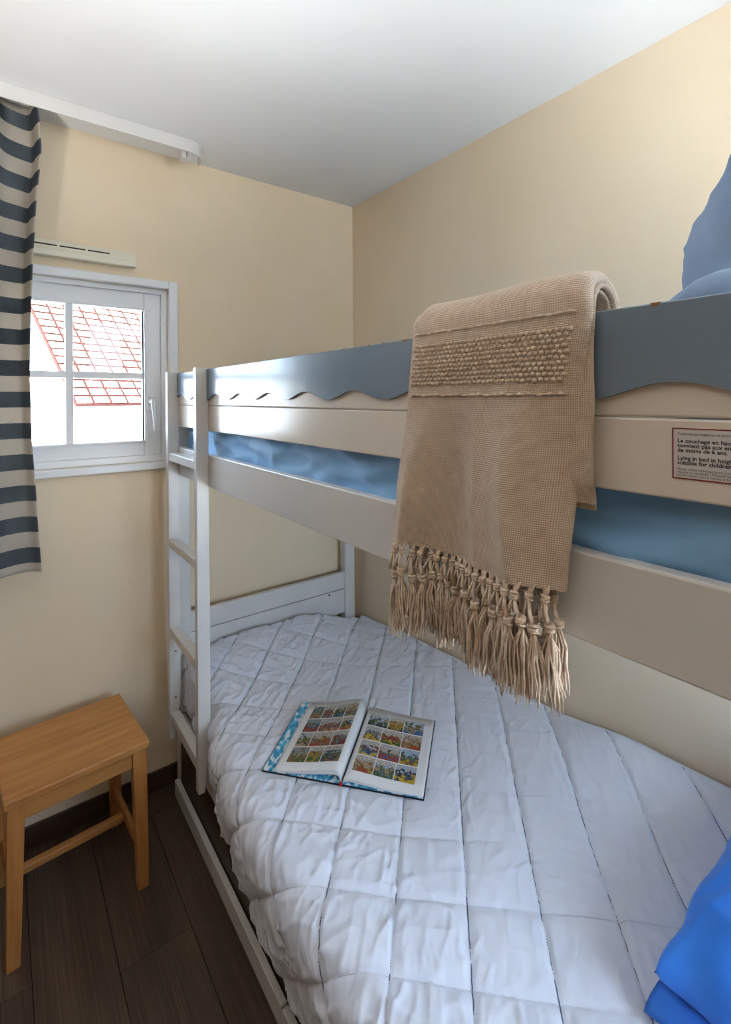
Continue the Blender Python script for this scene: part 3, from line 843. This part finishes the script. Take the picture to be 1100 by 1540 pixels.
# chunky woven band and the two single rows of thick weft
bm = bmesh.new()
for r in range(10):
    z = 1.520 + r*.0062
    n = 33
    for k in range(n):
        u = (k + (.5 if r % 2 else 0) + .4)/(n+.6)
        if u > .985: continue
        p = fsurf(u, z + random.uniform(-.0006, .0006))
        ball(bm, p, .0033*random.uniform(.85, 1.12), (.85, .98, .80), 7, 5)
for z in (1.594, 1.503):
    for k in range(20):
        u = (k+.5)/20
        p = fsurf(u, z + .0008*sin(k*2.1)); ball(bm, p, .0036, (.8, 1.2, .62), 7, 5)
        p = fsurf(min(.99, u+.025), z); ball(bm, p, .002, (.7, 1.5, .6), 6, 4)
o = TH(obj('chunky_weft_band', bm, M['yarn'], None, True)); o['kind'] = 'stuff'
# fringe
def knot(bm, c, r, rnd):
    ball(bm, c, r*.78, (1, 1, 1.15), 7, 5)
    for q_ in range(3):
        t1, t2 = rnd.uniform(-.5, .5), rnd.uniform(-.5, .5)
        zz = (q_-1)*r*.55
        loop = [c + Vector((r*.80*cos(a_), r*.80*sin(a_), zz + r*.5*(t1*cos(a_)+t2*sin(a_)))) for a_ in [k_*2*pi/9 for k_ in range(10)]]
        tube(bm, loop, r*.36, 5, False)
def tassel(y, x, z0, ln, rnd, yprev, ynext, first_row=True):
    bm = bmesh.new()
    k1 = Vector((x-.004+rnd.uniform(-.003, .002), y+rnd.uniform(-.0015, .0015), z0-.012))
    k2 = Vector((x-.006+rnd.uniform(-.006, .003), lerp(y, ynext, .5)+rnd.uniform(-.002, .002), z0-.036-rnd.uniform(0, .012)))
    for dy in (-.004, -.0015, .0015, .004):
        tube(bm, [(x, y+dy, z0+.003), (k1.x, k1.y+dy*.3, k1.z)], .0013, 5)
    knot(bm, k1, .0048, rnd)
    for tgt in (Vector((k2.x, k2.y, k2.z)), Vector((k2.x, lerp(y, yprev, .5), k2.z+.004))):
        for dd in (-.0016, .0, .0016):
            mid = k1.lerp(tgt, .5) + Vector((-.0035+dd, 0, dd))
            tube(bm, [k1+Vector((dd, 0, 0)), mid, tgt+Vector((dd, 0, 0))], .0012, 5)
    knot(bm, k2, .0056, rnd)
    sway = rnd.uniform(-.008, .008); swx = rnd.uniform(-.006, .004)
    for s in range(20):
        a = rnd.uniform(0, 2*pi); rr = sqrt(rnd.random())*.0092
        ll = ln*rnd.uniform(.82, 1.06)
        ph = rnd.uniform(0, 6)
        pts = []
        for t in (0, .12, .3, .5, .7, .86, 1):
            w = sm(0, .35, t)
            pts.append(k2 + Vector((rr*cos(a)*w*(1+.25*t) + swx*t*t + .0012*sin(ph+9*t), rr*sin(a)*w*(1+.25*t) + sway*t*t + .0016*sin(ph*2+8*t), -.003-ll*t)))
        tube(bm, pts, [.0013, .0014, .0014, .0014, .0013, .0012, .0008], 4)
    return TH(obj('tassel', bm, M['yarn'], None, True))
rnd = random.Random(5)
NT = 20
ysx = [(Vector(front(.035+.93*(k+.5)/NT, 0.002))) for k in range(NT)]
for k, p in enumerate(ysx):
    yp = ysx[k-1].y if k else p.y+.012; yn = ysx[k+1].y if k < NT-1 else p.y-.012
    tassel(p.y, p.x+.003, HEMZ+.002, .078+rnd.uniform(-.008, .010), rnd, yp, yn)
for k in range(18):
    y = lerp(.585, .325, (k+.5)/18)
    tassel(y, .529, HEMZ-.004, .082+rnd.uniform(-.008, .012), rnd, y+.015, y-.015)

# ------------------------------------------------------------------ stool
st = tag(empty('stool', (.175, 1.76, 0), radians(4.6)), 'honey-coloured wooden stool standing under the window', 'stool')
HW, HD = .183, .163
bm = bmesh.new(); bx(bm, (-HW, -HD, .427), (HW, HD, .45)); bmesh.ops.bevel(bm, geom=list(bm.edges), offset=.005, segments=3, profile=.5, affect='EDGES')
obj('seat', bm, M['beech'], st)
def leg(sx, sy):
    bm = bmesh.new()
    xo, yo = sx*(HW-.008), sy*(HD-.008)
    w0, w1 = .040, .031
    rings = []
    for z, w, spl in ((.426, w0, 0), (.30, w0*.97, .002), (0.0, w1, .004)):
        xa, xb = xo+sx*spl, xo+sx*spl-sx*w; ya, yb = yo+sy*spl, yo+sy*spl-sy*w*.8
        rings.append([bm.verts.new((min(xa, xb), min(ya, yb), z)), bm.verts.new((max(xa, xb), min(ya, yb), z)), bm.verts.new((max(xa, xb), max(ya, yb), z)), bm.verts.new((min(xa, xb), max(ya, yb), z))])
    for a, b in zip(rings, rings[1:]):
        for k in range(4): bm.faces.new((a[k], a[(k+1) % 4], b[(k+1) % 4], b[k]))
    bm.faces.new(rings[0]); bm.faces.new(rings[-1])
    bmesh.ops.bevel(bm, geom=list(bm.edges), offset=.002, segments=2, profile=.5, affect='EDGES')
    return obj('leg', bm, M['beech_leg'], st)
for sx in (-1, 1):
    for sy in (-1, 1): leg(sx, sy)
for sy in (-1, 1):
    yo = sy*(HD-.016)
    box('apron', (-HW+.047, min(yo, yo-sy*.018), .376), (HW-.047, max(yo, yo-sy*.018), .4265), M['beech'], st)
for sx in (-1, 1):
    xo = sx*(HW-.016)
    box('apron', (min(xo, xo-sx*.018), -HD+.04, .376), (max(xo, xo-sx*.018), HD-.04, .4265), M['beech_leg'], st)
    xo = sx*(HW-.020)
    box('stretcher', (min(xo, xo-sx*.015), -HD+.034, .118), (max(xo, xo-sx*.015), HD-.034, .150), M['beech_leg'], st)
box('stretcher', (-HW+.035, -.012, .119), (HW-.035, .010, .143), M['beech'], st, .005)

# ------------------------------------------------------------------ curtain, track, vent
tr = tag(empty('curtain_track', (.1, 1.85, 2.45)), 'white plastic curtain track with a rounded end under the ceiling', 'curtain track')
trinv = tr.matrix_basis.inverted()
def TR(o): o.parent = tr; o.matrix_parent_inverse = trinv; return o
path2 = [(-.75, 1.822), (.0, 1.822), (.3, 1.822), (.50, 1.822), (.56, 1.8235)]
cc = (.565, 1.892); rr = .068
path2 += [(cc[0]+rr*sin(radians(a)), cc[1]-rr*cos(radians(a))) for a in range(6, 99, 6)] + [(cc[0]+rr-.001, 1.915)]
bm = bmesh.new(); ra, rb = [], []
for k, (x, y) in enumerate(path2):
    p0 = Vector(path2[max(k-1, 0)]); p1 = Vector(path2[min(k+1, len(path2)-1)]); t = (p1-p0).normalized(); n = Vector((-t.y, t.x))*.004
    ra.append([bm.verts.new((x, y, 2.449)), bm.verts.new((x, y, 2.4035))]); rb.append([bm.verts.new((x+n.x, y+n.y, 2.449)), bm.verts.new((x+n.x, y+n.y, 2.4035))])
for k in range(len(path2)-1):
    bm.faces.new((ra[k][0], ra[k+1][0], ra[k+1][1], ra[k][1])); bm.faces.new((rb[k][0], rb[k][1], rb[k+1][1], rb[k+1][0]))
    bm.faces.new((ra[k][1], ra[k+1][1], rb[k+1][1], rb[k][1])); bm.faces.new((ra[k][0], rb[k][0], rb[k+1][0], ra[k+1][0]))
for k in (0, len(path2)-1): bm.faces.new((ra[k][0], ra[k][1], rb[k][1], rb[k][0]))
TR(obj('valance', bm, M['track']))
bm = bmesh.new(); bx(bm, (-.75, 1.8265, 2.436), (.565, 1.886, 2.4495), .001); TR(obj('rail', bm, M['track']))
bm = bmesh.new(); bx(bm, (.548, 1.842, 2.386), (.582, 1.880, 2.436), .004); TR(obj('end_stop', bm, M['track']))
bm = bmesh.new(); bx(bm, (.564, 1.8412, 2.388), (.567, 1.8425, 2.410)); TR(obj('end_stop_slot', bm, M['black']))
for k in range(5):
    bm = bmesh.new(); bx(bm, (-.40+k*.11, 1.852, 2.420), (-.385+k*.11, 1.868, 2.437), .003); TR(obj('glider', bm, M['track']))

def redge(z): return interp([(.953, .109), (1.166, .098), (1.398, .086), (1.586, .082), (1.754, .085), (1.922, .091), (2.07, .099), (2.284, .116), (2.36, .112), (2.43, .104)], z)
CZ0, CZ1 = .956, 2.434
def curtain(u, v):
    z = lerp(CZ0, CZ1, v)
    fold = .30+.70*sm(1.2, 2.1, z)
    xr = redge(z)
    x = lerp(xr-.50, xr, u)
    d = xr-x
    # lobes; the lobe at the right hand edge stands forward
    ph = 2*pi*(d-.0)/(.115)
    y = 1.878 + .044*fold*cos(ph+pi+.75+.5*sin(ph))*(1+.3*nz(d*9, 2)) + .004*nz(x*30, z*2)
    y -= .016*exp(-(d/.035)**2)*fold
    y += .010*exp(-((d-.03)/.010)**2)*sm(1.7, 2.0, z)*sm(2.4, 2.2, z)
    x += .012*sin(ph*1)*fold*(1-exp(-(d/.02)**2))
    return (x, min(y, 1.955), z)
cu = tag(empty('curtain', (-.14, 1.87, .95)), 'grey and cream striped curtain hanging left of the small window', 'curtain')
o = grid_obj('striped_fabric', 130, 150, curtain, M['stripes'], uv=lambda u, v: (u, (lerp(CZ0, CZ1, v)-.984)/.0985)); solid(o, .002, 0)
o.parent = cu; o.matrix_parent_inverse = cu.matrix_basis.inverted()

vt = tag(empty('air_vent', (.2, 1.98, 2.01)), 'cream slotted air vent above the small window', 'vent')
vinv = vt.matrix_basis.inverted()
bm = bmesh.new()
prof = [(1.999, 2.048), (1.992, 2.048), (1.972, 2.012), (1.964, 2.008), (1.964, 1.990), (1.968, 1.988), (1.999, 1.990)]
a = [bm.verts.new((-.012, y, z)) for y, z in prof]; b = [bm.verts.new((.416, y, z)) for y, z in prof]
bm.faces.new(a); bm.faces.new(b)
for k in range(len(prof)): bm.faces.new((a[k], b[k], b[(k+1) % len(prof)], a[(k+1) % len(prof)]))
bmesh.ops.bevel(bm, geom=list(bm.edges), offset=.0012, segments=2, profile=.5, affect='EDGES')
o = obj('vent_housing', bm, M['vent']); o.parent = vt; o.matrix_parent_inverse = vinv
for (x0, x1) in ((.02, .085), (.09, .168), (.176, .253), (.261, .330)):
    bm = bmesh.new()
    y0, z0 = lerp(1.992, 1.972, .50), lerp(2.048, 2.012, .50); y1, z1 = lerp(1.992, 1.972, .64), lerp(2.048, 2.012, .64)
    n = Vector((0, -(2.048-2.012), 0)); nn = Vector((0, -.036, .020)).normalized()*.0006
    vs = [(x0, y0, z0), (x1, y0, z0), (x1, y1, z1), (x0, y1, z1)]
    a = [bm.verts.new(Vector(p)+nn) for p in vs]; b = [bm.verts.new(Vector(p)-nn*3) for p in vs]
    bm.faces.new(a); bm.faces.new(b)
    for k in range(4): bm.faces.new((a[k], a[(k+1) % 4], b[(k+1) % 4], b[k]))
    o = obj('slot', bm, M['black']); o.parent = vt; o.matrix_parent_inverse = vinv

# ------------------------------------------------------------------ unseen uplighter added left of the camera to brighten the ceiling
ul = tag(empty('added_ceiling_uplighter', (-.55, .60, 0)), 'short white uplighter added out of view left of the bed to brighten the ceiling', 'lamp')
bm = bmesh.new(); tube(bm, [(0, 0, .001), (0, 0, .012), (0, 0, .02)], [.12, .12, .03], 32); obj('base', bm, M['white'], ul, False)
bm = bmesh.new(); tube(bm, [(0, 0, .02), (0, 0, .66)], .011, 16); obj('stem', bm, M['white'], ul, True)
bm = bmesh.new(); tube(bm, [(0, 0, .655), (0, 0, .66), (0, 0, .70), (0, 0, .80)], [.02, .05, .085, .11], 32, False); so = obj('shade', bm, M['white'], ul, True); solid(so, .003, 0)
bm = bmesh.new(); ball(bm, (0, 0, .70), .03, (1, 1, 1.2), 16, 10)
em = mat('added_uplighter_bulb', (1, 1, 1), .4); em.node_tree.nodes['Principled BSDF'].inputs['Emission Color'].default_value = (.9, .95, 1, 1); em.node_tree.nodes['Principled BSDF'].inputs['Emission Strength'].default_value = 6
obj('bulb', bm, em, ul, True)
sp = bpy.data.lights.new('ceiling_fill_spot', 'SPOT'); sp.energy = 74; sp.spot_size = radians(112); sp.spot_blend = .7; sp.shadow_soft_size = .06; sp.color = (1.0, .975, .94)  # added upward fill for the ceiling and upper walls
spo = bpy.data.objects.new('ceiling_fill_spot', sp); COL.objects.link(spo); spo.location = (-.55, .60, .79); spo.rotation_euler = (radians(180), 0, 0)
